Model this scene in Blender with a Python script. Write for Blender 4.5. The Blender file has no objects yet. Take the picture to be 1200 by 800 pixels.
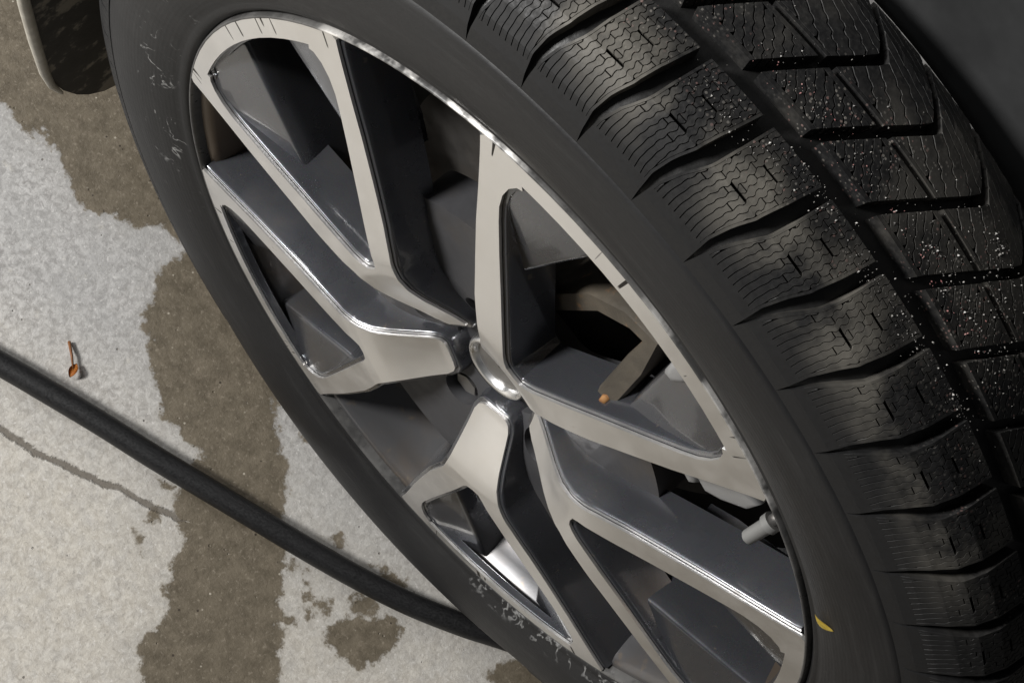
import bpy, bmesh, math, random
import numpy as np
from mathutils import Matrix, Vector
random.seed(4); rng = np.random.default_rng(4)
R_ = math.radians
scn = bpy.context.scene
C = scn.collection

# ------------------------------------------------------------------ camera, world, lights
S = 0.24                                   # rim radius in metres: the wheel is modelled in units of it
UP = R_(66); HUB = 1.30 * S                # which way is up in the wheel's own plane; hub height
M3 = Matrix(((-math.sin(UP), math.cos(UP), 0), (0, 0, 1), (math.cos(UP), math.sin(UP), 0)))   # wheel axes -> world
HUBV = Vector((0, 0, HUB))
RC = Matrix(((-0.47809107, 0.52116764, 0.7069747), (-0.80402887, 0.06427487, -0.59110602), (-0.35350603, -0.85103057, 0.38830459)))
CAMW = Vector((1.20880248, 2.84053537, -1.11302622))     # camera in wheel coordinates (rim radii)
def W(x, y, z): return M3 @ (Vector((x, y, z)) * S) + HUBV
cam = bpy.data.cameras.new('camera'); camo = bpy.data.objects.new('camera', cam); C.objects.link(camo)
cam.sensor_width = 36; cam.lens = 36 * 1.6208; cam.lens = 36 * 1620.8 / 1200
cam.clip_start = .02; cam.clip_end = 200
rot = M3 @ RC.transposed() @ Matrix(((1, 0, 0), (0, -1, 0), (0, 0, -1)))
camo.matrix_world = Matrix.Translation(W(*CAMW)) @ rot.to_4x4()
scn.camera = camo
wd = bpy.data.worlds.new('World'); scn.world = wd; wd.use_nodes = True
wd.node_tree.nodes['Background'].inputs[0].default_value = (.92, .96, 1, 1)
wd.node_tree.nodes['Background'].inputs[1].default_value = .036
def area(name, loc, target, size, power, col):
    l = bpy.data.lights.new(name, 'AREA'); l.shape = 'DISK'; l.size = size; l.energy = power; l.color = col
    o = bpy.data.objects.new(name, l); C.objects.link(o); o.location = loc
    o.rotation_euler = (Vector(target) - Vector(loc)).to_track_quat('-Z', 'Y').to_euler(); return o
area('key_lamp', (-1.65, -1.5, 1.5), (-.15, -.25, .12), .5, 77, (1, .985, .962))
streak_l = area('streak_light', (-1.7, -.5, 1.9), (-.1, -.1, .2), .1, 10, (1, .99, .975)); streak_l.data.shape = 'RECTANGLE'; streak_l.data.size = 1.5; streak_l.data.size_y = .10  # strip light added for streak reflections on the glossy edges
area('sheen_light', (-2.3, -.25, 1.0), (0, 0, .3), .9, 11, (.96, .98, 1))  # soft light added for sheen on the painted spoke walls
scn.view_settings.view_transform = 'Standard'; scn.view_settings.look = 'None'
scn.view_settings.exposure = 0; scn.view_settings.gamma = 1
scn.render.engine = 'CYCLES'

# ------------------------------------------------------------------ helpers
def tag(o, label=None, cat=None, group=None, kind=None):
    for k, v in (('label', label), ('category', cat), ('group', group), ('kind', kind)):
        if v: o[k] = v
    return o
def link(name, me, mats, parent=None, frame=None, smooth=True):
    for m in (mats if isinstance(mats, (list, tuple)) else [mats]): me.materials.append(m)
    o = bpy.data.objects.new(name, me); C.objects.link(o)
    if smooth: me.polygons.foreach_set('use_smooth', [True] * len(me.polygons))
    if parent: o.parent = parent
    if frame is not None: o.matrix_local = frame
    return o
def mesh(name, v, f):
    me = bpy.data.meshes.new(name); me.from_pydata([tuple(q) for q in v], [], [tuple(q) for q in f]); me.update(); return me
def bm_mesh(name, bm, recalc=True):
    if recalc: bmesh.ops.recalc_face_normals(bm, faces=bm.faces)
    me = bpy.data.meshes.new(name); bm.to_mesh(me); bm.free(); return me
def sharp(o, deg=32):
    me = o.data; bm = bmesh.new(); bm.from_mesh(me)
    for e in bm.edges:
        e.smooth = not (len(e.link_faces) == 2 and e.calc_face_angle(0) > R_(deg))
    bm.to_mesh(me); bm.free(); return o
def lathe(bm, prof, n=160, a0=0, a1=2 * math.pi, closed=True, flip=False):
    rings = []
    m = n if closed else n + 1
    for i in range(m):
        a = a0 + (a1 - a0) * i / n
        rings.append([bm.verts.new((r * S * math.cos(a), r * S * math.sin(a), z * S)) for r, z in prof])
    for i in range(n):
        A, B = rings[i], rings[(i + 1) % m]
        for j in range(len(prof) - 1):
            bm.faces.new((A[j], A[j + 1], B[j + 1], B[j]))
    return rings
def prism(bm, poly, z0, z1):
    """poly in wheel units; z0/z1 may be functions of (x,y)"""
    g = lambda z, p: z(*p) if callable(z) else z
    a = [bm.verts.new((p[0] * S, p[1] * S, g(z0, p) * S)) for p in poly]
    b = [bm.verts.new((p[0] * S, p[1] * S, g(z1, p) * S)) for p in poly]
    n = len(poly); bm.faces.new(a); bm.faces.new(b[::-1])
    for i in range(n): bm.faces.new((a[i], b[i], b[(i + 1) % n], a[(i + 1) % n]))
def cyl(bm, p, q, r0, r1=None, n=20, cap=True):
    p, q = Vector(p), Vector(q); r1 = r0 if r1 is None else r1
    d = (q - p).normalized(); u = d.orthogonal().normalized(); w = d.cross(u)
    A = [bm.verts.new(p + (u * math.cos(t) + w * math.sin(t)) * r0) for t in (2 * math.pi * i / n for i in range(n))]
    B = [bm.verts.new(q + (u * math.cos(t) + w * math.sin(t)) * r1) for t in (2 * math.pi * i / n for i in range(n))]
    for i in range(n): bm.faces.new((A[i], A[(i + 1) % n], B[(i + 1) % n], B[i]))
    if cap: bm.faces.new(A[::-1]); bm.faces.new(B)
def tube(bm, pts, rad, n=20):
    pts = [Vector(p) for p in pts]; rings = []
    up = Vector((0, 0, 1))
    for i, p in enumerate(pts):
        d = (pts[min(i + 1, len(pts) - 1)] - pts[max(i - 1, 0)]).normalized()
        u = d.cross(up).normalized(); w = u.cross(d)
        r = rad[i] if isinstance(rad, (list, tuple)) else rad
        rings.append([bm.verts.new(p + (u * math.cos(t) + w * math.sin(t)) * r) for t in (2 * math.pi * k / n for k in range(n))])
    for A, B in zip(rings, rings[1:]):
        for k in range(n): bm.faces.new((A[k], A[(k + 1) % n], B[(k + 1) % n], B[k]))
    bm.faces.new(rings[0][::-1]); bm.faces.new(rings[-1])

# ------------------------------------------------------------------ materials
class NT:
    def __init__(s, name):
        s.m = bpy.data.materials.new(name); s.m.use_nodes = True
        s.t = s.m.node_tree; s.b = s.t.nodes['Principled BSDF']; s.tc = None
    def n(s, typ, **kw):
        x = s.t.nodes.new(typ)
        for k, v in kw.items():
            if k in x.inputs: s.put(x.inputs[k], v)
            else: setattr(x, k, v)
        return x
    def put(s, sock, v):
        if isinstance(v, bpy.types.NodeSocket): s.t.links.new(v, sock)
        else: sock.default_value = v
    def obj(s):
        if not s.tc: s.tc = s.t.nodes.new('ShaderNodeTexCoord')
        return s.tc.outputs['Object']
    def noise(s, scale, detail=4, rough=.55, vec=None, dist=0):
        x = s.t.nodes.new('ShaderNodeTexNoise'); x.inputs['Scale'].default_value = scale; x.inputs['Detail'].default_value = detail
        x.inputs['Roughness'].default_value = rough; x.inputs['Distortion'].default_value = dist
        s.t.links.new(vec or s.obj(), x.inputs['Vector']); return x.outputs[0]
    def voro(s, scale, out='Distance', vec=None, feature='F1'):
        x = s.t.nodes.new('ShaderNodeTexVoronoi'); x.feature = feature; x.inputs['Scale'].default_value = scale
        s.t.links.new(vec or s.obj(), x.inputs['Vector']); return x.outputs[out]
    def ramp(s, v, a, b, lo=0., hi=1., smooth=True):
        x = s.t.nodes.new('ShaderNodeMapRange'); x.interpolation_type = 'SMOOTHSTEP' if smooth else 'LINEAR'
        s.put(x.inputs[0], v); x.inputs[1].default_value = a; x.inputs[2].default_value = b
        x.inputs[3].default_value = lo; x.inputs[4].default_value = hi; return x.outputs[0]
    def math(s, op, a, b=0., c=0.):
        x = s.t.nodes.new('ShaderNodeMath'); x.operation = op; s.put(x.inputs[0], a); s.put(x.inputs[1], b); s.put(x.inputs[2], c); return x.outputs[0]
    def mix(s, f, a, b):
        x = s.t.nodes.new('ShaderNodeMix'); x.data_type = 'RGBA'; s.put(x.inputs[0], f)
        for k, v in ((6, a), (7, b)): s.put(x.inputs[k], v if isinstance(v, bpy.types.NodeSocket) else (*v, 1))
        return x.outputs[2]
    def bump(s, h, strength=.3, dist=.002, prev=None):
        x = s.t.nodes.new('ShaderNodeBump'); x.inputs['Strength'].default_value = strength; x.inputs['Distance'].default_value = dist
        s.put(x.inputs['Height'], h)
        if prev: s.put(x.inputs['Normal'], prev)
        return x.outputs[0]
    def done(s, col=None, rough=None, metal=None, normal=None, spec=None, coat=None, coatr=None):
        for k, v in (('Base Color', col), ('Roughness', rough), ('Metallic', metal), ('Normal', normal), ('Specular IOR Level', spec), ('Coat Weight', coat), ('Coat Roughness', coatr)):
            if v is not None: s.put(s.b.inputs[k], v if (isinstance(v, (bpy.types.NodeSocket, float, int))) else (*v, 1))
        return s.m
    def polar(s):
        sx = s.t.nodes.new('ShaderNodeSeparateXYZ'); s.t.links.new(s.obj(), sx.inputs[0])
        x, y, z = sx.outputs
        r = s.math('SQRT', s.math('ADD', s.math('MULTIPLY', x, x), s.math('MULTIPLY', y, y)))
        return r, s.math('ARCTAN2', y, x), z
    def polar2(s, pos):
        sx = s.t.nodes.new('ShaderNodeSeparateXYZ'); s.t.links.new(pos, sx.inputs[0]); X, Y, Z = sx.outputs
        return None, s.math('ARCTAN2', s.math('SUBTRACT', Z, HUB), X), None
    def rnd(s):
        return s.t.nodes.new('ShaderNodeObjectInfo').outputs['Random']
    def ovec(s):
        x = s.t.nodes.new('ShaderNodeVectorMath'); x.operation = 'ADD'; s.t.links.new(s.obj(), x.inputs[0])
        s.put(x.inputs[1], s.vec(s.math('MULTIPLY', s.rnd(), 7.), s.math('MULTIPLY', s.rnd(), 13.), 0.)); return x.outputs[0]
    def attr(s, name):
        x = s.t.nodes.new('ShaderNodeAttribute'); x.attribute_name = name; return x.outputs['Fac']
    def vec(s, x, y, z):
        c = s.t.nodes.new('ShaderNodeCombineXYZ')
        for i, v in enumerate((x, y, z)): s.put(c.inputs[i], v)
        return c.outputs[0]

def mat_polish():
    k = NT('polished_aluminium'); r, th, z = k.polar()
    ov = k.ovec(); big = k.noise(9, 5, .6, ov); fine = k.noise(55, 4, .6, ov)
    col = k.mix(k.ramp(big, .35, .72), (.86, .845, .825), (.77, .75, .72))
    col = k.mix(k.ramp(fine, .66, .78, 0, .35), col, (.33, .27, .20))
    cut = k.noise(1, 2, .5, k.vec(k.math('MULTIPLY', r, 1800.), k.math('MULTIPLY', th, .6), 0.))    # lathe cut lines
    # kerb nicks across the outer edge
    nick = k.noise(1, 1, .5, k.vec(k.math('MULTIPLY', th, 60.), k.math('MULTIPLY', r, 14.), k.math('MULTIPLY', k.rnd(), 50.)))
    edge = k.ramp(r, .962 * S, .970 * S)
    nk = k.math('MULTIPLY', edge, k.ramp(nick, .695, .715))
    col = k.mix(nk, col, (.05, .045, .04))
    rough = k.math('ADD', k.ramp(fine, .3, .8, .30, .44), k.math('MULTIPLY', nk, .3))
    return k.done(col, rough, .86, k.bump(cut, .05, .0006, k.bump(fine, .06, .001)))
def mat_paint():
    k = NT('dark_grey_metallic_paint')
    flake = k.voro(2600, 'Color'); ov = k.ovec(); dust = k.noise(14, 6, .62, ov); sp = k.noise(120, 3, .5, ov)
    col = k.mix(.025, (.074, .077, .088), flake)
    r_, th_, z_ = k.polar(); col = k.mix(k.math('MULTIPLY', k.ramp(z_, .0, .05 * S, .55, 1.), k.ramp(dust, .50, .74, 0, .45)), col, (.098, .084, .068))
    wave = k.noise(5.5, 2, .5, ov)
    col = k.mix(k.ramp(sp, .70, .76, 0, .5), col, (.26, .22, .17))
    rough = k.ramp(dust, .35, .75, .22, .40)
    return k.done(col, rough, .6, k.bump(sp, .05, .0006, k.bump(wave, .35, .012)), coat=.9, coatr=.06)
def mat_barrel():
    k = NT('brake_dusted_barrel_paint')
    d = k.noise(7, 6, .62); sp = k.noise(90, 4, .6)
    col = k.mix(k.ramp(d, .38, .62), (.14, .14, .145), (.135, .105, .078))
    col = k.mix(k.ramp(sp, .6, .75, 0, .5), col, (.26, .20, .14))
    return k.done(col, k.ramp(d, .3, .7, .30, .46), .6, k.bump(sp, .06, .001), coat=.15, coatr=.2)
def mat_lip():
    k = NT('scuffed_rim_lip'); r, th, z = k.polar()
    s1 = k.noise(1, 4, .65, k.vec(k.math('MULTIPLY', th, 9.), k.math('MULTIPLY', z, 40.), k.math('MULTIPLY', r, 30.)))
    s2 = k.noise(170, 4, .65)
    zone = k.math('MAXIMUM', k.math('MULTIPLY', k.ramp(th, .36, .42), k.ramp(th, .98, .88)), k.math('MULTIPLY', k.ramp(th, 1.2, 1.3, 0, .6), k.ramp(th, 1.75, 1.65)))
    f = k.math('MULTIPLY', k.ramp(k.math('ADD', k.math('MULTIPLY', s1, .85), k.math('MULTIPLY', s2, .15)), .40, .60), k.math('ADD', .06, k.math('MULTIPLY', zone, .94)))
    col = k.mix(f, (.055, .054, .053), (.86, .84, .81))
    return k.done(col, k.ramp(s2, .3, .7, .25, .5), k.math('MULTIPLY', f, .6), k.bump(s2, .10, .0006))
def mat_tyre():
    k = NT('worn_sidewall_rubber'); r, th, z = k.polar()
    a = k.noise(8, 6, .6); b = k.noise(220, 4, .6); c = k.noise(1, 5, .62, k.vec(k.math('MULTIPLY', th, 5.), k.math('MULTIPLY', r, 160.), k.math('MULTIPLY', z, 60.)))
    col = k.mix(k.ramp(a, .3, .75), (.0105, .0105, .0115), (.018, .018, .0185))
    col = k.mix(k.ramp(c, .50, .72, 0, .35), col, (.034, .034, .034))
    # pale kerb scuffs close to the bead and on the bulge
    v = k.noise(1, 6, .72, k.vec(k.math('MULTIPLY', th, 20.), k.math('MULTIPLY', r, 150.), k.math('MULTIPLY', z, 90.)))
    th0 = k.math('ABSOLUTE', k.math('ADD', th, .50))                  # the scuffed stretch of sidewall
    zone = k.math('MULTIPLY', k.ramp(th0, .62, .15), k.math('MULTIPLY', k.ramp(r, 1.03 * S, 1.05 * S), k.ramp(r, 1.18 * S, 1.12 * S)))
    ln = k.math('ABSOLUTE', k.math('SUBTRACT', k.noise(38, 3, .6, dist=.8), .5)); mk = k.ramp(k.noise(30, 3, .6), .50, .60); mk2 = k.ramp(k.noise(150, 3, .7), .42, .60)
    streak = k.math('MULTIPLY', k.ramp(ln, .020, .006), k.math('MULTIPLY', mk, mk2))
    sc = k.math('MULTIPLY', zone, k.math('MAXIMUM', streak, k.math('MULTIPLY', .5, k.ramp(v, .64, .67))))
    bead = k.math('MULTIPLY', k.math('MULTIPLY', k.ramp(r, 1.09 * S, 1.03 * S), k.ramp(th, -2.35, -2.45)), k.math('MULTIPLY', .75, k.math('MAXIMUM', k.math('MULTIPLY', k.ramp(ln, .030, .010), mk2), k.ramp(v, .63, .67))))
    sc = k.math('MAXIMUM', sc, k.math('MULTIPLY', bead, .8))
    col = k.mix(sc, col, (.36, .36, .355))
    rings = k.math('SINE', k.math('MULTIPLY', r, 2 * math.pi / (.0105 * S)))
    n1 = k.bump(rings, .04, .0006)
    n2 = k.bump(b, .12, .0008, n1); n3 = k.bump(v, .15, .002, n2)
    return k.done(col, k.ramp(a, .3, .7, .44, .60), 0., n3, spec=.40)
def mat_tread():
    k = NT('gritty_tread_rubber')
    g = k.t.nodes.new('ShaderNodeNewGeometry'); pos = g.outputs['Position']
    a = k.noise(16, 5, .62, pos); b = k.noise(500, 3, .6, pos); v = k.voro(620, 'Distance', pos); vc = k.voro(620, 'Color', pos)
    r, th, z = k.polar()
    sh = k.ramp(z, -.01 * S, .03 * S)
    col = k.mix(k.math('MULTIPLY', sh, k.ramp(b, .35, .7)), (.014, .014, .0145), (.024, .0235, .023))
    r0, th0, z0 = k.polar2(pos)
    mz = k.math('MULTIPLY', k.ramp(z, -.03 * S, .03 * S), k.ramp(z, .13 * S, .06 * S, .35, 1.))
    mz = k.math('MULTIPLY', mz, k.ramp(th0, .85, 1.10))
    col = k.mix(k.math('MULTIPLY', mz, k.ramp(a, .42, .60, 0, .85)), col, (.175, .163, .140))
    sx = k.t.nodes.new('ShaderNodeSeparateColor'); k.t.links.new(vc, sx.inputs[0])
    zone = k.math('MULTIPLY', k.ramp(z, .03 * S, .12 * S, 0., 1.), k.ramp(z, .40 * S, .30 * S, .3, 1.))
    pick = k.math('MULTIPLY', k.ramp(sx.outputs[0], .60, .64), k.ramp(v, .42, .28))
    patch = k.ramp(k.noise(21, 4, .6, pos), .42, .60)
    f = k.math('MULTIPLY', .6, k.math('MULTIPLY', pick, k.math('MULTIPLY', zone, patch)))
    col = k.mix(f, col, k.mix(k.ramp(sx.outputs[1], .6, .85), (.30, .28, .25), (.34, .20, .18)))
    n = k.bump(k.math('MULTIPLY', b, sh), .16, .0008); n = k.bump(f, .25, .0006, n)
    return k.done(col, k.ramp(b, .3, .7, .46, .66), 0., n, spec=.32)
def mat_groove():
    k = NT('damp_groove_rubber'); b = k.noise(200, 4, .6)
    return k.done(k.mix(b, (.014, .014, .014), (.024, .0235, .023)), k.ramp(b, .3, .7, .3, .5), 0., k.bump(b, .2, .001))
def mat_black(name, col, rough, spec=.4, sc=60):
    k = NT(name); b = k.noise(sc, 5, .6)
    return k.done(k.mix(k.ramp(b, .3, .75), col, tuple(min(1, c * 1.9 + .004) for c in col)), k.ramp(b, .3, .7, rough - .06, rough + .1), 0., k.bump(b, .15, .001), spec=spec)
def mat_metal(name, col, rough, metal=.9, dirt=(.15, .12, .09), amt=.4):
    k = NT(name); b = k.noise(70, 5, .6); d = k.noise(20, 5, .6)
    return k.done(k.mix(k.ramp(d, .48, .75, 0, amt), col, dirt), k.ramp(b, .3, .7, rough, rough + .18), metal, k.bump(b, .12, .001))
def mat_caliper():
    k = NT('dusty_cast_iron'); b = k.noise(90, 5, .62); d = k.noise(22, 5, .6)
    col = k.mix(k.ramp(d, .35, .7), (.052, .045, .035), (.105, .088, .066))
    col = k.mix(k.ramp(b, .6, .75, 0, .6), col, (.30, .16, .07))
    return k.done(col, .62, .1, k.bump(b, .35, .002))
def mat_ground():
    k = NT('stained_concrete')
    wet, lines, warm = k.attr('wet'), k.attr('crack'), k.attr('warm')
    n1 = k.noise(9, 6, .68); n2 = k.noise(75, 5, .66); n3 = k.noise(420, 4, .6); n4 = k.noise(170, 6, .72, dist=.6)
    jag = k.math('ADD', k.math('MULTIPLY', k.math('SUBTRACT', n2, .5), .024), k.math('MULTIPLY', k.math('SUBTRACT', n4, .5), .012))
    d = k.math('ADD', wet, jag)
    w = k.ramp(d, -.0022, .0022)
    soft = k.ramp(d, -.03, .0)
    # dry slab
    dry = k.mix(k.ramp(n4, .34, .66), (.30, .29, .28), (.54, .53, .515))
    dry = k.mix(k.ramp(n1, .40, .66, 0, .6), dry, (.385, .38, .37))
    dry = k.mix(k.math('MULTIPLY', warm, k.ramp(n2, .25, .65, .55, 1.)), dry, k.mix(k.ramp(n4, .3, .7), (.45, .415, .36), (.64, .605, .54)))
    dry = k.mix(k.ramp(n2, .60, .74, 0, .4), dry, (.62, .585, .51))
    dry = k.mix(k.math('MULTIPLY', soft, .25), dry, (.36, .345, .32))
    pits = k.math('MULTIPLY', k.ramp(k.voro(95), .10, .055), k.ramp(k.noise(30, 2), .52, .60))
    dry = k.mix(k.math('MULTIPLY', pits, .8), dry, (.16, .14, .12))
    fleck = k.noise(260, 3, .7); dry = k.mix(k.ramp(fleck, .58, .70, 0, .5), dry, (.76, .74, .71)); dry = k.mix(k.ramp(fleck, .42, .31, 0, .45), dry, (.25, .235, .215))
    # wet slab
    wc = k.mix(k.ramp(n2, .3, .7), (.108, .090, .064), (.172, .145, .106))
    wc = k.mix(k.ramp(n4, .45, .75, 0, .5), wc, (.22, .185, .14))
    wc = k.mix(k.ramp(fleck, .56, .68, 0, .55), wc, (.29, .25, .195)); wc = k.mix(k.ramp(fleck, .40, .30, 0, .5), wc, (.07, .055, .04))
    fl = k.math('MULTIPLY', k.ramp(k.voro(120), .13, .07), k.ramp(k.noise(43, 2), .55, .62))
    wc = k.mix(fl, wc, (.42, .38, .31))
    wc = k.mix(k.math('MULTIPLY', k.ramp(k.voro(77), .09, .05), k.ramp(k.noise(37, 2), .5, .56)), wc, (.05, .04, .03))
    col = k.mix(w, dry, wc)
    cw = k.math('ADD', k.math('ABSOLUTE', k.math('ADD', k.attr('crackline'), k.math('MULTIPLY', k.math('SUBTRACT', n2, .5), .006))), k.math('MULTIPLY', k.math('SUBTRACT', n4, .5), .005))
    cl = k.math('MULTIPLY', k.ramp(cw, .0032, .0014), k.ramp(lines, -.012, -.007)); cr = cl
    col = k.mix(k.math('MULTIPLY', cl, .85), col, (.13, .112, .09))
    rough = k.mix(w, (.86, .86, .86), (.42, .42, .42))
    n = k.bump(n4, .14, .003); n = k.bump(n3, .3, .0012, n); n = k.bump(k.math('SUBTRACT', 1., k.math('MAXIMUM', cr, pits)), .5, .003, n)
    return k.done(col, rough, 0., n, spec=.4)
def mat_plain(name, c0, c1, rough, sc=120):
    k = NT(name); b = k.noise(sc, 4, .6); return k.done(k.mix(k.ramp(b, .35, .65), c0, c1), rough, 0., k.bump(b, .2, .001))

POL, PAINT, BARREL, LIP = mat_polish(), mat_paint(), mat_barrel(), mat_lip()
TYRE, TREAD, GROOVE = mat_tyre(), mat_tread(), mat_groove()
HOSE = mat_black('black_rubber_hose', (.0075, .0075, .008), .46, .45, 700)
FLAP = None
PANEL = mat_black('dark_grey_body_plastic', (.030, .0305, .031), .85, .06, 12)
CHROME = mat_metal('bright_cap_ring', (.80, .80, .80), .20, .95, (.16, .145, .13), .75)
STEEL = mat_metal('dull_steel', (.30, .29, .28), .35, .85)
LEAD = mat_metal('zinc_weight_and_pad', (.33, .33, .33), .42, .4, (.3, .28, .25), .3)
CAPGREY = mat_metal('grey_plastic_cap', (.20, .20, .195), .5, .2)
CAL = mat_caliper()
DARK = mat_black('dark_backing', (.010, .010, .010), .7, .3)
SHIELD = mat_black('near_black_shield', (.008, .008, .008), .75, .2)

# ------------------------------------------------------------------ ground
def gpt(u, v, h=0.0):
    """ground point seen at photograph pixel u,v (used once to read the stain outlines off the photograph)"""
    d = rot @ Vector(((u - 600) / 1620.8, -(v - 400) / 1620.8, -1)); o = camo.matrix_world.translation
    t = (h - o.z) / d.z; return o + d * t
def sdf(P, poly):
    """signed distance, positive inside"""
    q = np.array([(gpt(*p).x, gpt(*p).y) for p in poly]); d = np.full(len(P), 1e9); ins = np.zeros(len(P), bool)
    for a, b in zip(q, np.roll(q, -1, 0)):
        e = b - a; t = np.clip(((P - a) @ e) / (e @ e), 0, 1); d = np.minimum(d, np.hypot(*(P - a - t[:, None] * e).T))
        c = (a[1] > P[:, 1]) != (b[1] > P[:, 1])
        with np.errstate(all='ignore'): xi = (b[0] - a[0]) * (P[:, 1] - a[1]) / (b[1] - a[1]) + a[0]
        ins ^= c & (P[:, 0] < xi)
    return np.where(ins, d, -d)
def sdl(P, line, wid):
    q = np.array([(gpt(*p).x, gpt(*p).y) for p in line]); d = np.full(len(P), 1e9)
    for a, b in zip(q, q[1:]):
        e = b - a; t = np.clip(((P - a) @ e) / (e @ e), 0, 1); d = np.minimum(d, np.hypot(*(P - a - t[:, None] * e).T))
    return wid - d
def signed_line(P, line):
    q = np.array([(gpt(*p).x, gpt(*p).y) for p in line]); d = np.full(len(P), 1e9); sg = np.zeros(len(P))
    for a, b in zip(q, q[1:]):
        e = b - a; t0 = ((P - a) @ e) / (e @ e); t = np.clip(t0, 0, 1); w = P - a - t[:, None] * e; dd = np.hypot(*w.T)
        s_ = e[0] * (P - a)[:, 1] - e[1] * (P - a)[:, 0]; m = dd < d; d[m] = dd[m]; sg[m] = np.sign(s_[m])
    end = np.maximum(0, -((P - q[0]) @ (q[1] - q[0]))) + np.maximum(0, (P - q[-1]) @ (q[-1] - q[-2])); return np.clip(d, 0, .04) * np.where(sg == 0, 1, sg)
WET_AND_ADDED_DARK = [[(-260, 40), (-60, 115), (8, 122), (24, 152), (36, 165), (48, 152), (64, 176), (78, 205), (92, 238), (120, 250), (152, 264), (196, 268), (219, 290),
        (203, 308), (185, 322), (178, 350), (167, 366), (172, 400), (178, 440), (190, 486), (214, 512), (238, 532), (214, 560), (206, 585), (204, 608), (216, 628),
        (212, 646), (198, 660), (200, 676), (190, 684), (197, 716), (183, 734), (170, 742), (160, 756), (167, 790), (160, 860), (330, 880), (326, 800), (331, 765), (328, 720),
        (334, 660), (330, 610), (338, 556), (330, 520), (322, 480), (324, 462), (338, 478), (352, 505), (356, 518), (372, 516), (392, 548), (420, 560), (470, 600), (560, 560), (620, 300), (620, -300), (-260, -300)],
       [(378, 734), (392, 726), (412, 722), (428, 728), (450, 720), (466, 724), (474, 738), (466, 754), (448, 772), (430, 784), (410, 778), (392, 764), (380, 752)],
       [(408, 690), (432, 690), (438, 710), (424, 724), (410, 716)],
       [(380, 626), (396, 622), (404, 640), (400, 648), (388, 640)], [(430, 660), (450, 662), (478, 682), (470, 694), (446, 684)],
       [(352, 672), (361, 670), (362, 700), (354, 704)], [(374, 700), (386, 700), (388, 718), (378, 720)], [(334, 716), (346, 716), (346, 734), (336, 736)], [(356, 712), (364, 712), (364, 728), (357, 730)],
       [(340, 660), (352, 652), (350, 664), (338, 676)], [(180, 560), (196, 558), (198, 572), (184, 574)], [(172, 598), (188, 596), (190, 610), (174, 612)], [(160, 618), (170, 630), (172, 652), (164, 650)],
       [(600, 768), (660, 790), (700, 830), (600, 830), (570, 790)],
       [(-40, 1000), (200, 960), (330, 930), (600, 900), (1000, 860), (1300, 900), (1300, 3000), (-300, 3000)]]  # last outline: unseen wet floor added so the spoke walls reflect dark
CRK = [[(-20, 494), (10, 508), (45, 532), (62, 538), (90, 552), (112, 562), (122, 568), (140, 570), (165, 588), (190, 598), (206, 606)], ]
def build_ground():
    x0, x1, y0, y1, st = -1.15, .95, -1.25, .55, .0065
    xs = np.arange(x0, x1 + st / 2, st); ys = np.arange(y0, y1 + st / 2, st); nx, ny = len(xs), len(ys)
    X, Y = np.meshgrid(xs, ys); P = np.c_[X.ravel(), Y.ravel()]
    wet = np.max([sdf(P, q) for q in WET_AND_ADDED_DARK], axis=0)
    crs = signed_line(P, CRK[0])
    crk = np.max([sdl(P, q, 0) for q in CRK], axis=0)
    # warmer, paler slab to the lower left, greyer one above
    hx = np.array([(gpt(*p).x, gpt(*p).y) for p in ((0, 430), (580, 740))]); e = hx[1] - hx[0]; nrm = np.array((-e[1], e[0])) / np.hypot(*e)
    side = (P - hx[0]) @ nrm; low = np.array(gpt(60, 700)[:2]); sgn = np.sign((low - hx[0]) @ nrm); warm = np.clip(.5 + side * sgn * 7, 0, 1)
    V = np.c_[P, np.zeros(len(P))]
    idx = np.arange(nx * ny).reshape(ny, nx)
    F = np.c_[idx[:-1, :-1].ravel(), idx[:-1, 1:].ravel(), idx[1:, 1:].ravel(), idx[1:, :-1].ravel()].tolist()
    n0 = len(V); B = 12.
    V = np.r_[V, [(-B, -B, 0), (B, -B, 0), (B, B, 0), (-B, B, 0)]]
    bot, top, lef, rig = idx[0].tolist(), idx[-1].tolist(), idx[:, 0].tolist(), idx[:, -1].tolist()
    F += [bot[::-1] + [n0, n0 + 1], rig[::-1] + [n0 + 1, n0 + 2], top + [n0 + 2, n0 + 3], lef + [n0 + 3, n0]]
    me = mesh('ground', V, F)
    for nm, a in (('wet', wet), ('crack', crk), ('crackline', crs), ('warm', warm)):
        at = me.attributes.new(nm, 'FLOAT', 'POINT'); at.data.foreach_set('value', np.r_[a, [.2 if nm == 'wet' else -.2 if nm == 'crack' else 1. if nm == 'crackline' else .4] * 4].astype(np.float32))  # ground beyond the grid is set wet too, for dark reflections
    o = link('ground', me, mat_ground(), smooth=False); tag(o, kind='structure'); return o
build_ground()

# ------------------------------------------------------------------ the wheel
wheel = bpy.data.objects.new('car_wheel_assembly', None); C.objects.link(wheel); wheel.empty_display_size = .05
tag(wheel, 'five-spoke alloy car wheel with polished spoke faces and a dirty winter tyre on stained concrete', 'wheel')
FRAME = Matrix.Translation(HUBV) @ M3.to_4x4()
ZK = [(0, .105), (.13, .092), (.17, .078), (.21, .056), (.25, .032), (.29, .008), (.33, -.012), (.37, -.024), (.42, -.029), (.5, -.026), (.6, -.020), (.8, -.010), (1.02, .001)]
def zf(r): return float(np.interp(r, [a for a, _ in ZK], [b for _, b in ZK]))
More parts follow.
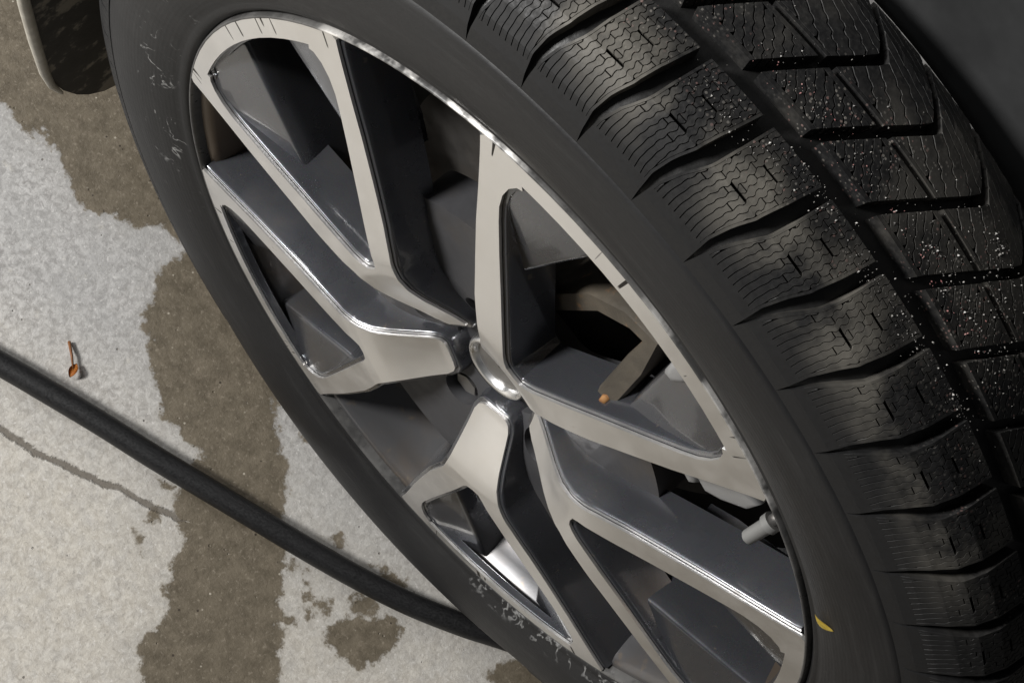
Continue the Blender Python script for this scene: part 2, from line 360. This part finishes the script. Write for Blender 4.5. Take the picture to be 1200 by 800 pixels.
# half outline of the spoke face: (outer point, matching inner point)
HALF = [((.150, .040), (.150, 0)), ((.158, .052), (.158, 0)), ((.175, .060), (.175, 0)), ((.22, .066), (.22, 0)), ((.27, .074), (.27, 0)), ((.32, .084), (.32, 0)), ((.355, .096), (.365, 0)),
        ((.375, .104), (.385, .0)), ((.395, .116), (.388, .022)), ((.43, .142), (.402, .036)), ((.50, .190), (.47, .080)), ((.60, .248), (.58, .153)), ((.70, .304), (.69, .226)), ((.78, .345), (.765, .274)),
        ((.84, .377), (.80, .294)), ((.875, .396), (.835, .306)), ((.902, .412), (.868, .308)), ((.9135, .4068), (.893, .300)), ((.921, .389), (.902, .289))]
for t in (22.0, 20.5, 18.5, 15, 11, 7, 3.5, 0):
    a = R_(t); b = R_(t * .82 if t > 3.6 else t * .82)
    HALF.append(((math.cos(a), math.sin(a)), (.957 * math.cos(b), .957 * math.sin(b))))
def dens(h, n=4):
    out = []
    for (a, b), (c, d) in zip(h, h[1:]):
        for i in range(n):
            t = i / n; out.append(((a[0] + (c[0] - a[0]) * t, a[1] + (c[1] - a[1]) * t), (b[0] + (d[0] - b[0]) * t, b[1] + (d[1] - b[1]) * t)))
    out.append(h[-1]); return out
D = dens(HALF, 3)
def loops():
    outer = [p for p, _ in D]; n = len(outer)
    full_o = outer + [(x, -y) for x, y in outer[::-1][1:]]          # hub end -> rim -> hub end
    inner = [q for _, q in D if q[0] > .383 and (q[1] > 1e-6 or q[0] > .95)]
    full_i = inner + [(x, -y) for x, y in inner[::-1][1:]]
    return full_o, full_i
OUT, WIN = loops()
def offs(poly, d):
    """polygon offset along its own outward normal (per vertex, averaged)"""
    q = np.array(poly); n = len(q); e = np.roll(q, -1, 0) - q; L = np.hypot(*e.T)[:, None]; e = e / np.maximum(L, 1e-9)
    area = .5 * np.sum(q[:, 0] * np.roll(q[:, 1], -1) - np.roll(q[:, 0], -1) * q[:, 1]); s = 1 if area > 0 else -1
    nn = np.c_[e[:, 1], -e[:, 0]] * s; m = nn + np.roll(nn, 1, 0); l = np.hypot(*m.T)[:, None]; m = m / np.maximum(l, 1e-6)
    k = 1 / np.clip(np.sum(m * nn, 1), .72, 1)[:, None]
    return q + m * k * d
def face_mesh():
    """polished front: a strip of quads between outline and window, with a small step down round its edge"""
    bm = bmesh.new(); rows = []
    full = D + [((o[0], -o[1]), (i[0], -i[1])) for o, i in D[::-1][1:]]
    for o, i in full:
        row = []
        for t in (0, .25, .5, .75, 1):
            x, y = o[0] + (i[0] - o[0]) * t, o[1] + (i[1] - o[1]) * t
            row.append(bm.verts.new((x * S, y * S, zf(math.hypot(x, y)) * S)))
        rows.append(row)
    for A, B in zip(rows, rows[1:]):
        for j in range(4): bm.faces.new((A[j], A[j + 1], B[j + 1], B[j]))
    bmesh.ops.remove_doubles(bm, verts=bm.verts, dist=1e-6)
    bmesh.ops.recalc_face_normals(bm, faces=bm.faces)
    if sum(f.normal.z for f in bm.faces) > 0: bmesh.ops.reverse_faces(bm, faces=bm.faces)
    be = [e for e in bm.edges if e.is_boundary]
    r = bmesh.ops.extrude_edge_only(bm, edges=be)
    for v in r['geom']:
        if isinstance(v, bmesh.types.BMVert): v.co.z += .0075 * S
    return bm_mesh('polished_face', bm, False)
DEPTH = .125
WALL = [(-.002, .0085), (.0075, .0095), (.0098, .0092), (.0116, .0105), (.0126, .0135), (.0135, .019), (.019, .06), (.030, DEPTH)]
def body_mesh():
    bm = bmesh.new()
    def skin(poly, sgn, cut):
        rings = []
        for d, dz in WALL:
            q = offs(poly, d * sgn)
            ring = []
            for (x, y), (bx, by) in zip(q, poly):
                r = math.hypot(bx, by)
                if r > .93 and abs(by) < .27: x, y = bx + (x - bx) * .3, by + (y - by) * .3
                zz = zf(r) + dz
                if (sgn < 0 and r > .93 and abs(by) < .27) or r > .997: zz = zf(r) + min(dz, .03)
                elif dz >= DEPTH and r < .35: zz = max(zz, .13)
                rr = math.hypot(x, y)
                if rr > .985: x, y = x * .985 / rr, y * .985 / rr
                ring.append(bm.verts.new((x * S, y * S, zz * S)))
            rings.append(ring)
        n = len(poly)
        for A, B in zip(rings, rings[1:]):
            for i in range(n): bm.faces.new((A[i], A[(i + 1) % n], B[(i + 1) % n], B[i]))
    skin(OUT, 1, False); skin(WIN, -1, False)
    # corner gussets either side of the window
    for s in (1, -1):
        poly = [(.60, .172), (.66, .160), (.80, .134), (.962, .104), (.945, .27), (.90, .31), (.83, .32), (.76, .285), (.66, .225)]
        poly = [(x, y * s) for x, y in poly]
        if s < 0: poly = poly[::-1]
        rings = []
        for d, dz in ((-.014, 0), (-.008, .0006), (-.003, .0028), (.0, .0065), (.002, .012), (.005, .05), (.009, .15)):
            rings.append([bm.verts.new((x * S, y * S, (.006 + .20 * max(0, .29 - abs(by)) + dz) * S)) for (x, y), (bx, by) in zip(offs(poly, d), poly)])
        for A, B in zip(rings, rings[1:]):
            for i in range(len(A)): bm.faces.new((A[i], A[(i + 1) % len(A)], B[(i + 1) % len(A)], B[i]))
        bm.faces.new(rings[0]); bm.faces.new(rings[-1])
    me = bm_mesh('spoke', bm); return me
SP, FC = body_mesh(), face_mesh()
for i in range(5):
    Rz = Matrix.Rotation(R_(72 * i), 4, 'Z')
    if i == 0:
        o = link('spoke', SP, PAINT, wheel, FRAME @ Rz); sharp(o, 40); f = link('polished_face', FC, POL, o); sharp(f, 50)
    else:
        o = bpy.data.objects.new('spoke', SP); C.objects.link(o); o.parent = wheel; o.matrix_local = FRAME @ Rz
        f = bpy.data.objects.new('polished_face', FC); C.objects.link(f); f.parent = o
# barrel
bm = bmesh.new()
lathe(bm, [(1.018, .030), (1.010, .034), (.992, .028), (.978, .034), (.968, .05), (.955, .09), (.94, .15), (.90, .20), (.865, .25), (.85, .32), (.85, .42), (.90, .47), (.96, .50)], 200)
link('rim_barrel', bm_mesh('rim_barrel', bm), BARREL, wheel, FRAME)
bm = bmesh.new()
lathe(bm, [(.992, .030), (.996, .008), (1.000, .000), (1.003, -.0012), (1.0055, .001), (1.008, .012), (1.012, .034)], 240)
link('rim_lip', bm_mesh('rim_lip', bm), LIP, wheel, FRAME)
# hub with bolt wells
def hz(r): return float(np.interp(r, [0, .14, .175, .25, .32, .42, .55], [.135, .132, .112, .088, .076, .070, .078]))
bm = bmesh.new()
def ring_of(f, n): return [bm.verts.new((f(2 * math.pi * i / n)[0] * S, f(2 * math.pi * i / n)[1] * S, 0)) for i in range(n)]
def star(a):
    d = (math.degrees(a) - 36 + 36) % 72 - 36; r = .33 + .22 / (1 + math.exp((abs(d) - 21) / 1.5)); return (r * math.cos(a), r * math.sin(a))
lp = [ring_of(star, 240)]
wells = []
mid = ring_of(lambda t: (.15 * math.cos(t), .15 * math.sin(t)), 40); lp.append(mid)
for i in range(5):
    a = R_(36 + 72 * i); cx, cy = .228 * math.cos(a), .228 * math.sin(a)
    w = ring_of(lambda t, cx=cx, cy=cy: (cx + .050 * math.cos(t), cy + .050 * math.sin(t)), 24); wells.append(w); lp.append(w)
es = []
for l in lp:
    for i in range(len(l)): es.append(bm.edges.new((l[i], l[(i + 1) % len(l)])))
bmesh.ops.triangle_fill(bm, edges=es, use_beauty=True)
for v in bm.verts: v.co.z = hz(math.hypot(v.co.x, v.co.y) / S) * S
for l, dz in [(lp[0], .10)] + [(w, .09) for w in wells] + [(mid, .02)]:
    low = [bm.verts.new((v.co.x, v.co.y, v.co.z + dz * S)) for v in l]
    for i in range(len(l)): bm.faces.new((l[i], l[(i + 1) % len(l)], low[(i + 1) % len(l)], low[i]))
    if len(l) < 50: bm.faces.new(low)
sharp(link('hub', bm_mesh('hub', bm), mat_metal('dusty_hub_paint', (.07, .07, .075), .48, .35, (.10, .082, .062), .6), wheel, FRAME), 30)
bm = bmesh.new()
cyl(bm, (0, 0, .20 * S), (0, 0, .150 * S), .036 * S, .036 * S, 6); cyl(bm, (0, 0, .22 * S), (0, 0, .195 * S), .044 * S, .040 * S, 16)
bolt_me = bm_mesh('wheel_bolt', bm); bolt_me.materials.append(STEEL)
for i in range(5):
    a = R_(36 + 72 * i); o = bpy.data.objects.new('wheel_bolt', bolt_me); C.objects.link(o); o.parent = wheel
    o.matrix_local = FRAME @ Matrix.Translation((.228 * S * math.cos(a), .228 * S * math.sin(a), -.04 * S))
# centre cap
bm = bmesh.new(); lathe(bm, [(.004, .120), (.05, .119), (.072, .121), (.082, .130)], 64)
cap = link('center_cap', bm_mesh('center_cap', bm), STEEL, wheel, FRAME)
bm = bmesh.new(); lathe(bm, [(.070, .128), (.075, .114), (.080, .107), (.087, .104), (.093, .109), (.096, .120), (.097, .145)], 64)
link('cap_ring', bm_mesh('cap_ring', bm), CHROME, cap)
# valve
def wp(r, deg, z): a = R_(deg); return Vector((r * S * math.cos(a), r * S * math.sin(a), z * S))
bm = bmesh.new(); cyl(bm, wp(.965, 101.6, .05), wp(.94, 102.6, .03), .013 * S, .013 * S, 16)
vs = link('valve_stem', bm_mesh('valve_stem', bm), STEEL, wheel, FRAME)
bm = bmesh.new(); cyl(bm, wp(.946, 102.4, .034), wp(.936, 102.9, .026), .021 * S, .021 * S, 24); cyl(bm, wp(.936, 102.9, .0262), wp(.892, 105.2, .006), .0165 * S, .0155 * S, 12); cyl(bm, wp(.892, 105.2, .006), wp(.888, 105.4, .004), .0155 * S, .011 * S, 12)
sharp(link('valve_cap', bm_mesh('valve_cap', bm), CAPGREY, vs), 30)
# balance weights and a pale pad, inside the lip
def weight(poly, z0, z1):
    bm = bmesh.new(); q = [(r * math.cos(R_(t)), r * math.sin(R_(t))) for r, t in poly]; rings = []
    for d, z in ((-.012, z0), (-.004, z0 + .002), (0, z0 + .009), (0, z1)): rings.append([bm.verts.new((x * S, y * S, z * S)) for x, y in offs(q, d)])
    for A, B in zip(rings, rings[1:]):
        for i in range(len(A)): bm.faces.new((A[i], A[(i + 1) % len(A)], B[(i + 1) % len(A)], B[i]))
    bm.faces.new(rings[0]); bm.faces.new(rings[-1])
    return link('weight_and_pad', bm_mesh('weight_and_pad', bm), LEAD, wheel, FRAME)
weight([(.885, 79.6), (.93, 79.4), (.935, 81.6), (.89, 82.6), (.85, 82.3), (.845, 80.6)], .030, .08)
weight([(.735, 100.6), (.80, 98.4), (.86, 99.2), (.905, 101.9), (.86, 104.0), (.79, 104.6), (.745, 104.2)], .045, .11)  # pale grey pad next to the valve
weight([(.71, 100.2), (.738, 99.6), (.742, 102.2), (.716, 102.8)], .036, .10)

# ---- tyre
OUTP = [(1.256, -.041), (1.285, -.036), (1.318, -.022), (1.350, .000), (1.376, .032), (1.392, .07), (1.403, .16), (1.400, .28), (1.393, .37), (1.380, .43), (1.355, .48), (1.325, .505)]
INP = [(1.2545, -.0365), (1.277, -.030), (1.306, -.014), (1.334, .010), (1.357, .042), (1.368, .08), (1.373, .16), (1.369, .28), (1.362, .365), (1.350, .42), (1.330, .465), (1.312, .490)]
zO = [z for _, z in OUTP]
def tp(z, depth=0.):
    ro = np.interp(z, zO, [r for r, _ in OUTP]); ri = np.interp(z, zO, [r for r, _ in INP]); zi = np.interp(z, zO, [q for _, q in INP])
    return ro + (ri - ro) * depth, z + (zi - z) * depth
def squash(me, frame=FRAME):
    """sit the tyre on the ground: flatten what would be below it and bulge the sidewall above"""
    inv = frame.inverted()
    for v in me.vertices:
        w = frame @ v.co; k = max(0, 1 - w.z / (.16 * S * 1.6))
        if k > 0:
            mid = .2 * S; w.y += (w.y - mid) * .07 * k
            if w.z < .0015: w.z = .0015 + .0001 * (w.z)
            v.co = inv @ w
bm = bmesh.new()
side = [(1.008, .045), (1.011, .012), (1.018, .004), (1.028, -.004), (1.034, -.003), (1.045, -.010), (1.075, -.024), (1.11, -.036), (1.15, -.044), (1.19, -.048), (1.225, -.0465), (1.243, -.044), (1.250, -.0425), (1.2535, -.0375)]
lathe(bm, side + INP + [(1.29, .51), (1.22, .52), (1.12, .51), (1.0, .48)], 288)
tm = bm_mesh('tyre', bm); squash(tm)
tyre = link('tyre', tm, [TYRE, GROOVE], wheel, FRAME)
for p in tm.polygons:
    c = p.center; r = math.hypot(c.x, c.y) / S
    if r > 1.262 and -.03 < c.z / S < .485: p.material_index = 1
tyre['label'] = 'black winter tyre with scuffed sidewall and muddy tread'
# tread blocks
def zig(t, amp, per): q = (t / per) % 1; return amp * min(1, max(-1, 2.6 * (4 * abs(q - .5) - 1)))
def block(name, rows_fn, n_strip, ts, gap, amp, per, split=None, solid=0., skew=0., mg=0.):
    """rows_fn(u, t) -> (z, theta deg); u across strips 0..1, t along 0..1. Separate lamellae with sipes between."""
    bm = bmesh.new()
    nb = 0; ext = int(abs(skew) * n_strip * .6) + 2
    for k in [None] * (2 if mg else 0) + list(range(-ext, n_strip + ext)):
        if k is None: nb += 1
        segs = [(solid, 1.)]
        if split and k in split:
            segs = []; last = solid
            for c, hw in sorted(split[k]): segs.append((last, c - hw)); last = c + hw
            segs.append((last, 1.))
        for s0, s1 in segs:
            tt = [s0] + [t for t in ts if s0 + .01 < t < s1 - .01] + [s1]; rows = []
            for t in tt:
                def edge(j, side):
                    u = j / n_strip + skew * (.5 - (t - solid) / (1 - solid))
                    u += zig(t + .21 * math.sin(9 * j / n_strip), amp, per) * min(1, max(0, (t - solid) * 3 - .2)) + side * gap / 2
                    return min(1. - mg, max(mg, u))
                a, b = (edge(k, 1), edge(k + 1, -1)) if k is not None else (0., mg - gap * .3) if nb == 1 else (1 - mg + gap * .3, 1.)
                if b - a < .008: rows.append(None); continue
                ca = .002 if b - a > .03 else .3 * (b - a); row = []
                for u, dep in ((a, 1.), (a, .03), (a + ca, 0.), (b - ca, 0.), (b, .03), (b, 1.)):
                    z, th = rows_fn(u, t); r, z2 = tp(z, dep); th = R_(th)
                    row.append(bm.verts.new((r * S * math.cos(th), r * S * math.sin(th), z2 * S)))
                rows.append(row)
            for i, (A, B) in enumerate(zip(rows, rows[1:])):
                if A and B:
                    for j in range(5): bm.faces.new((A[j], A[j + 1], B[j + 1], B[j]))
            for i, A in enumerate(rows):
                if A:
                    if i == 0 or rows[i - 1] is None: bm.faces.new(A)
                    if i == len(rows) - 1 or rows[i + 1] is None: bm.faces.new(A[::-1]) if not (i == 0 or rows[i - 1] is None) else None
    if solid:
        rows = []
        for t in [solid * i / 8 for i in range(9)]:
            row = []
            for u, dep in [(0, 1.), (0, .06)] + [(i / 8, 0.) for i in range(9)] + [(1, .06), (1, 1.)]:
                u = u if u in (0, 1) else u; z, th = rows_fn(u, t); r, z2 = tp(z, dep); th = R_(th); row.append(bm.verts.new((r * S * math.cos(th), r * S * math.sin(th), z2 * S)))
            rows.append(row)
        for A, B in zip(rows, rows[1:]):
            for j in range(len(A) - 1): bm.faces.new((A[j], A[j + 1], B[j + 1], B[j]))
        bm.faces.new(rows[-1])
    me = bm_mesh(name, bm); me.materials.append(TREAD); return me
PIT = 360 / 64
GZ, GD = [-.041, -.02, .0, .03, .08, .157], [-2.2, -2.1, -1.7, -1.0, -.55, 0]
def near(u, t):
    z = -.041 + (.139 + .041) * t ** 1.25
    g = np.interp(z, GZ, GD); w = np.interp(z, [-.041, -.036, -.02, .01, .04, .145], [.0, .30, .70, 1.10, 1.25, .95])
    return z, g + w / 2 + (PIT - w) * u
FZ, FD = [.178, .20, .38, .395, .47, .51], [-.15, .3, 4.7, 4.75, 1.5, .6]
def farf(z0, z1, w, skew):
    def fn(u, t):
        z = z0 + (z1 - z0) * u; zz = z + skew * (t - .5) * math.sin(math.pi * min(1, max(0, u)))
        return zz, np.interp(z, FZ, FD) + w / 2 + (PIT - w) * t
    return fn
ts = [i / 64 for i in range(65)]
CUTS = {k: [(.40 + .05 * ((k * 7) % 5), .0045), (.66 + .04 * ((k * 3) % 4), .0045), (.86 + .03 * (k % 3), .0045)] for k in range(-2, 11)}
for k in (3, 4, 5, 6): CUTS[k] = [c for c in CUTS[k] if min(abs(c[0] - .5), abs(c[0] - .76)) > .04] + [q for q, ks in (((.50, .012), (3, 4, 5)), ((.76, .012), (4, 5, 6))) if k in ks]
B1 = block('tread_block', near, 9, ts, .013, .019, .085, CUTS, .13, .42, .05)
B2 = block('tread_block_b', farf(.186, .288, 1.0, 0), 7, [i / 14 for i in range(15)], .022, .018, .22, None, 0., .75, .09)
B3 = block('tread_block_c', farf(.300, .498, .9, 0), 9, [i / 14 for i in range(15)], .012, .010, .25, None, 0., .25, .04)
for i in range(64):
    for k, (me, off) in enumerate(((B1, 60.6), (B2, 63.0), (B3, 63.0))):
        a = off + PIT * i
        d = (a + 3 - (66 + 180) + 180) % 360 - 180
        if abs(d) < 34: continue
        o = bpy.data.objects.new('tread_block', me); C.objects.link(o); o.parent = tyre
        o.matrix_local = Matrix.Rotation(R_(a), 4, 'Z')

# grit stuck to the tread
def grit(name, n, spots, smin, smax, mat, label):
    v, f = [], []
    for _ in range(n):
        z0, t0, sz, st = spots[rng.integers(len(spots))]
        z = float(np.clip(rng.normal(z0, sz), -.05, .48)); th = rng.normal(t0, st)
        r, z2 = tp(z, 0); s = smin + (smax - smin) * rng.random() ** 3.6; r += s * .3; th = R_(th); b = len(v)
        c = np.array((r * math.cos(th), r * math.sin(th), z2))
        for q in ((1, 0, 0), (-1, 0, 0), (0, 1, 0), (0, -1, 0), (0, 0, 1), (0, 0, -1)): v.append(tuple(S * (c + s * np.array(q) * rng.uniform(.3, 1.5, 3))))
        f += [(b, b + 2, b + 4), (b + 2, b + 1, b + 4), (b + 1, b + 3, b + 4), (b + 3, b, b + 4), (b + 2, b, b + 5), (b + 1, b + 2, b + 5), (b + 3, b + 1, b + 5), (b, b + 3, b + 5)]
    me = mesh(name, v, f); o = link(name, me, mat, None, FRAME, smooth=False); tag(o, label, 'grit', kind='stuff'); return o
GS = [(.10, 64, .02, 2.0), (.125, 71, .015, 1.6), (.12, 77, .012, 1.5), (.13, 82, .012, 1.4), (.135, 88, .010, 1.2), (.22, 66, .018, 2.2), (.225, 72, .018, 2), (.23, 78, .020, 2), (.235, 83, .022, 2), (.24, 88, .03, 2), (.30, 84, .03, 2), (.34, 86, .03, 2.5), (.36, 82, .012, 1.2), (.27, 80, .04, 5), (.30, 70, .06, 6)]
grit('grit', 950, GS, .0005, .0024, mat_plain('pale_grit', (.06, .055, .05), (.52, .50, .47), .45, 420), 'pale sand grains stuck to the tread blocks of the tyre')
grit('red_grit', 90, [(.21, 64, .02, 3), (.215, 72, .018, 3), (.22, 79, .018, 3), (.225, 85, .02, 3)], .0008, .0022, mat_plain('reddish_grit', (.34, .13, .13), (.42, .22, .20), .5), 'reddish specks stuck beside the centre groove of the tread')

# ------------------------------------------------------------------ brake behind the spokes
brake = bpy.data.objects.new('brake_assembly', None); C.objects.link(brake); brake.location = (0, 0, 0)
tag(brake, 'dark brake disc and near-black dust shield seen through the wheel spokes', 'brake')
bm = bmesh.new(); lathe(bm, [(.30, .40), (.62, .40), (.62, .46), (.30, .46)], 96); link('brake_disc', bm_mesh('brake_disc', bm), mat_metal('brake_disc_steel', (.10, .095, .09), .4, .7), brake, FRAME)
bm = bmesh.new(); lathe(bm, [(.02, .47), (.5, .48), (.86, .475)], 96); link('dust_shield', bm_mesh('dust_shield', bm), SHIELD, brake, FRAME)  # near-black disc closing the back of the barrel
bm = bmesh.new()
cp = [(0.318, 49.4), (0.473, 63.5), (0.62, 69.0), (0.718, 74.2), (0.768, 78.2), (0.693, 81.0), (0.636, 83.2), (0.599, 84.9)]
def bandp(w): 
    q = np.array([(r * math.cos(R_(t)), r * math.sin(R_(t))) for r, t in cp]); d = np.gradient(q, axis=0); d /= np.hypot(*d.T)[:, None]
    return q + np.c_[-d[:, 1], d[:, 0]] * w
lo, hi = bandp(-.026), bandp(.026); rows = []
zz = [.12, .12, .115, .10, .085, .065, .04, .022]
for a, b, z in zip(lo, hi, zz):
    m = (a + b) / 2; ring = []
    for f, dz in ((-1, .14), (-1, .012), (-.8, .0), (.8, 0), (1, .012), (1, .14)):
        q = m + (b - a) / 2 * f; ring.append(bm.verts.new((q[0] * S, q[1] * S, (z + dz) * S)))
    rows.append(ring)
for A, B in zip(rows, rows[1:]):
    for j in range(6): bm.faces.new((A[j], A[(j + 1) % 6], B[(j + 1) % 6], B[j]))
bm.faces.new(rows[0]); bm.faces.new(rows[-1])
me = bm_mesh('dusty_rib', bm)
clp = link('dusty_rib', me, CAL, wheel, FRAME); sharp(clp, 35)
bm = bmesh.new(); q = cp[-1]; cyl(bm, wp(q[0], q[1], .012), wp(q[0], q[1], .06), .008 * S, .017 * S, 7)
link('rusty_tip', bm_mesh('rusty_tip', bm), mat_plain('orange_rust', (.20, .085, .025), (.34, .17, .06), .8, 300), clp)

# ------------------------------------------------------------------ car body panel above the tyre
bm = bmesh.new()
lathe(bm, [(1.24, .66), (1.235, .60), (1.245, .582), (1.27, .576), (1.45, .570), (1.60, .568), (2.6, .59), (3.8, .70), (3.8, .76), (1.26, .66)], 60, R_(-4), R_(136), closed=False)
fender = link('car_fender', bm_mesh('car_fender', bm), PANEL, None, FRAME)
tag(fender, 'smooth dark grey car body panel arching behind the tyre tread', 'fender')

# ------------------------------------------------------------------ mud flap
def ray_x(u, v, X):
    d = rot @ Vector(((u - 600) / 1620.8, -(v - 400) / 1620.8, -1)); o = camo.matrix_world.translation
    return o + d * ((X - o.x) / d.x)
XF = -1.485 * S
ol = [(18, -60), (30, 0), (42, 44), (54, 82), (62, 97), (74, 106), (90, 111), (104, 111), (122, 107), (140, 98), (165, 78), (190, 40), (200, -60)]
bm = bmesh.new()
A = [bm.verts.new(ray_x(u, v, XF)) for u, v in ol]; B = [bm.verts.new(a.co + Vector((-.005, .001, 0))) for a in A]; n = len(A)
bm.faces.new(A); bm.faces.new(B[::-1])
for i in range(n): bm.faces.new((A[i], B[i], B[(i + 1) % n], A[(i + 1) % n]))
def mat_flap():
    k = NT('muddy_flap_plastic'); a = k.noise(26, 5, .6); b = k.noise(120, 4, .6)
    col = k.mix(k.ramp(a, .40, .62), (.006, .006, .006), (.026, .025, .023))
    col = k.mix(k.ramp(a, .53, .60, 0, .9), col, (.26, .235, .19))
    return k.done(col, .6, 0., k.bump(b, .3, .001))
fl = link('mud_flap', bm_mesh('mud_flap', bm), mat_flap(), smooth=False)
tag(fl, 'black plastic mud flap with rounded corners hanging behind the tyre', 'mud flap')
E1 = [ray_x(u, v, XF) for u, v in ol[:6]]
bm = bmesh.new(); tube(bm, [p + Vector((.001, -.002, 0)) for p in E1], [.0040, .0040, .0040, .0036, .0028, .0014], 10)
link('flap_edge', bm_mesh('flap_edge', bm), mat_plain('lit_flap_edge', (.42, .39, .33), (.52, .49, .42), .5), fl)  # pale colour paints in the light caught on the flap's edge

# ------------------------------------------------------------------ hose
HR = .0090
hp = [(-240, 296), (-120, 360), (0, 426), (60, 461), (120, 497), (180, 535), (240, 571), (300, 607), (360, 643), (420, 677), (480, 707), (540, 731), (580, 744), (640, 764), (720, 792)]
ctrl = [gpt(u, v, HR) for u, v in hp]
pts = []
for i in range(1, len(ctrl) - 2):
    for j in range(8):
        t = j / 8; a, b, c, d = ctrl[i - 1:i + 3]
        pts.append(.5 * ((2 * b) + (c - a) * t + (2 * a - 5 * b + 4 * c - d) * t * t + (3 * b - a - 3 * c + d) * t ** 3))
for p in pts: p.z = HR + .0004
bm = bmesh.new(); tube(bm, pts, HR, 24)
hs = link('rubber_hose', bm_mesh('rubber_hose', bm), HOSE); tag(hs, 'black rubber hose lying across the concrete and under the tyre', 'hose')

# ------------------------------------------------------------------ small litter
def leaf(name, p, direction, L, wd, mat, label, cat, nrm=Vector((0, 0, 1)), curl=.25, stem=None):
    d = (direction - nrm * direction.dot(nrm)).normalized(); s = nrm.cross(d); bm = bmesh.new(); n = 8; rows = []
    for i in range(n + 1):
        t = i / n; w = wd * math.sin(math.pi * min(1, t * .97 + .03)) ** .8; c = p + d * (t - .5) * L + nrm * (.0012 + curl * wd * math.sin(t * 5))
        rows.append([bm.verts.new(c + s * w + nrm * .3 * w), bm.verts.new(c), bm.verts.new(c - s * w + nrm * .5 * w)])
    for A, B in zip(rows, rows[1:]):
        for j in range(2): bm.faces.new((A[j], A[j + 1], B[j + 1], B[j]))
    r = bmesh.ops.solidify(bm, geom=bm.faces[:], thickness=.0004)
    o = link(name, bm_mesh(name, bm), mat); tag(o, label, cat)
    if stem:
        b2 = bmesh.new(); tube(b2, stem, [.0012, .0010, .0007], 8); link('stalk', bm_mesh('stalk', b2), mat_plain(name + '_stalk', (.16, .06, .02), (.22, .09, .03), .6), o)
    return o
a, b = gpt(82, 442, .003), gpt(90, 426, .003)
leaf('dry_leaf', (a + b) / 2, b - a, .012, .0032, mat_plain('dry_orange', (.42, .13, .02), (.55, .22, .04), .6), 'small curled orange dry leaf with a thin stalk on the pale concrete', 'leaf',
     stem=[gpt(81, 400, .002), gpt(84, 416, .004), gpt(86, 434, .004)])
dg = wp(1.055, 113.5, -.036)
nb = (M3 @ Vector((-.25 * math.cos(R_(113)), -.25 * math.sin(R_(113)), -.9))).normalized()
leaf('yellow_leaf', FRAME @ wp(1.087, 109.9, -.0285), M3 @ Vector((-.3, .9, 0)), .013, .0022, mat_plain('yellow_leaf_skin', (.62, .45, .06), (.70, .55, .12), .5), 'tiny yellow leaf stuck to the tyre sidewall beside the rim', 'leaf', nrm=nb)
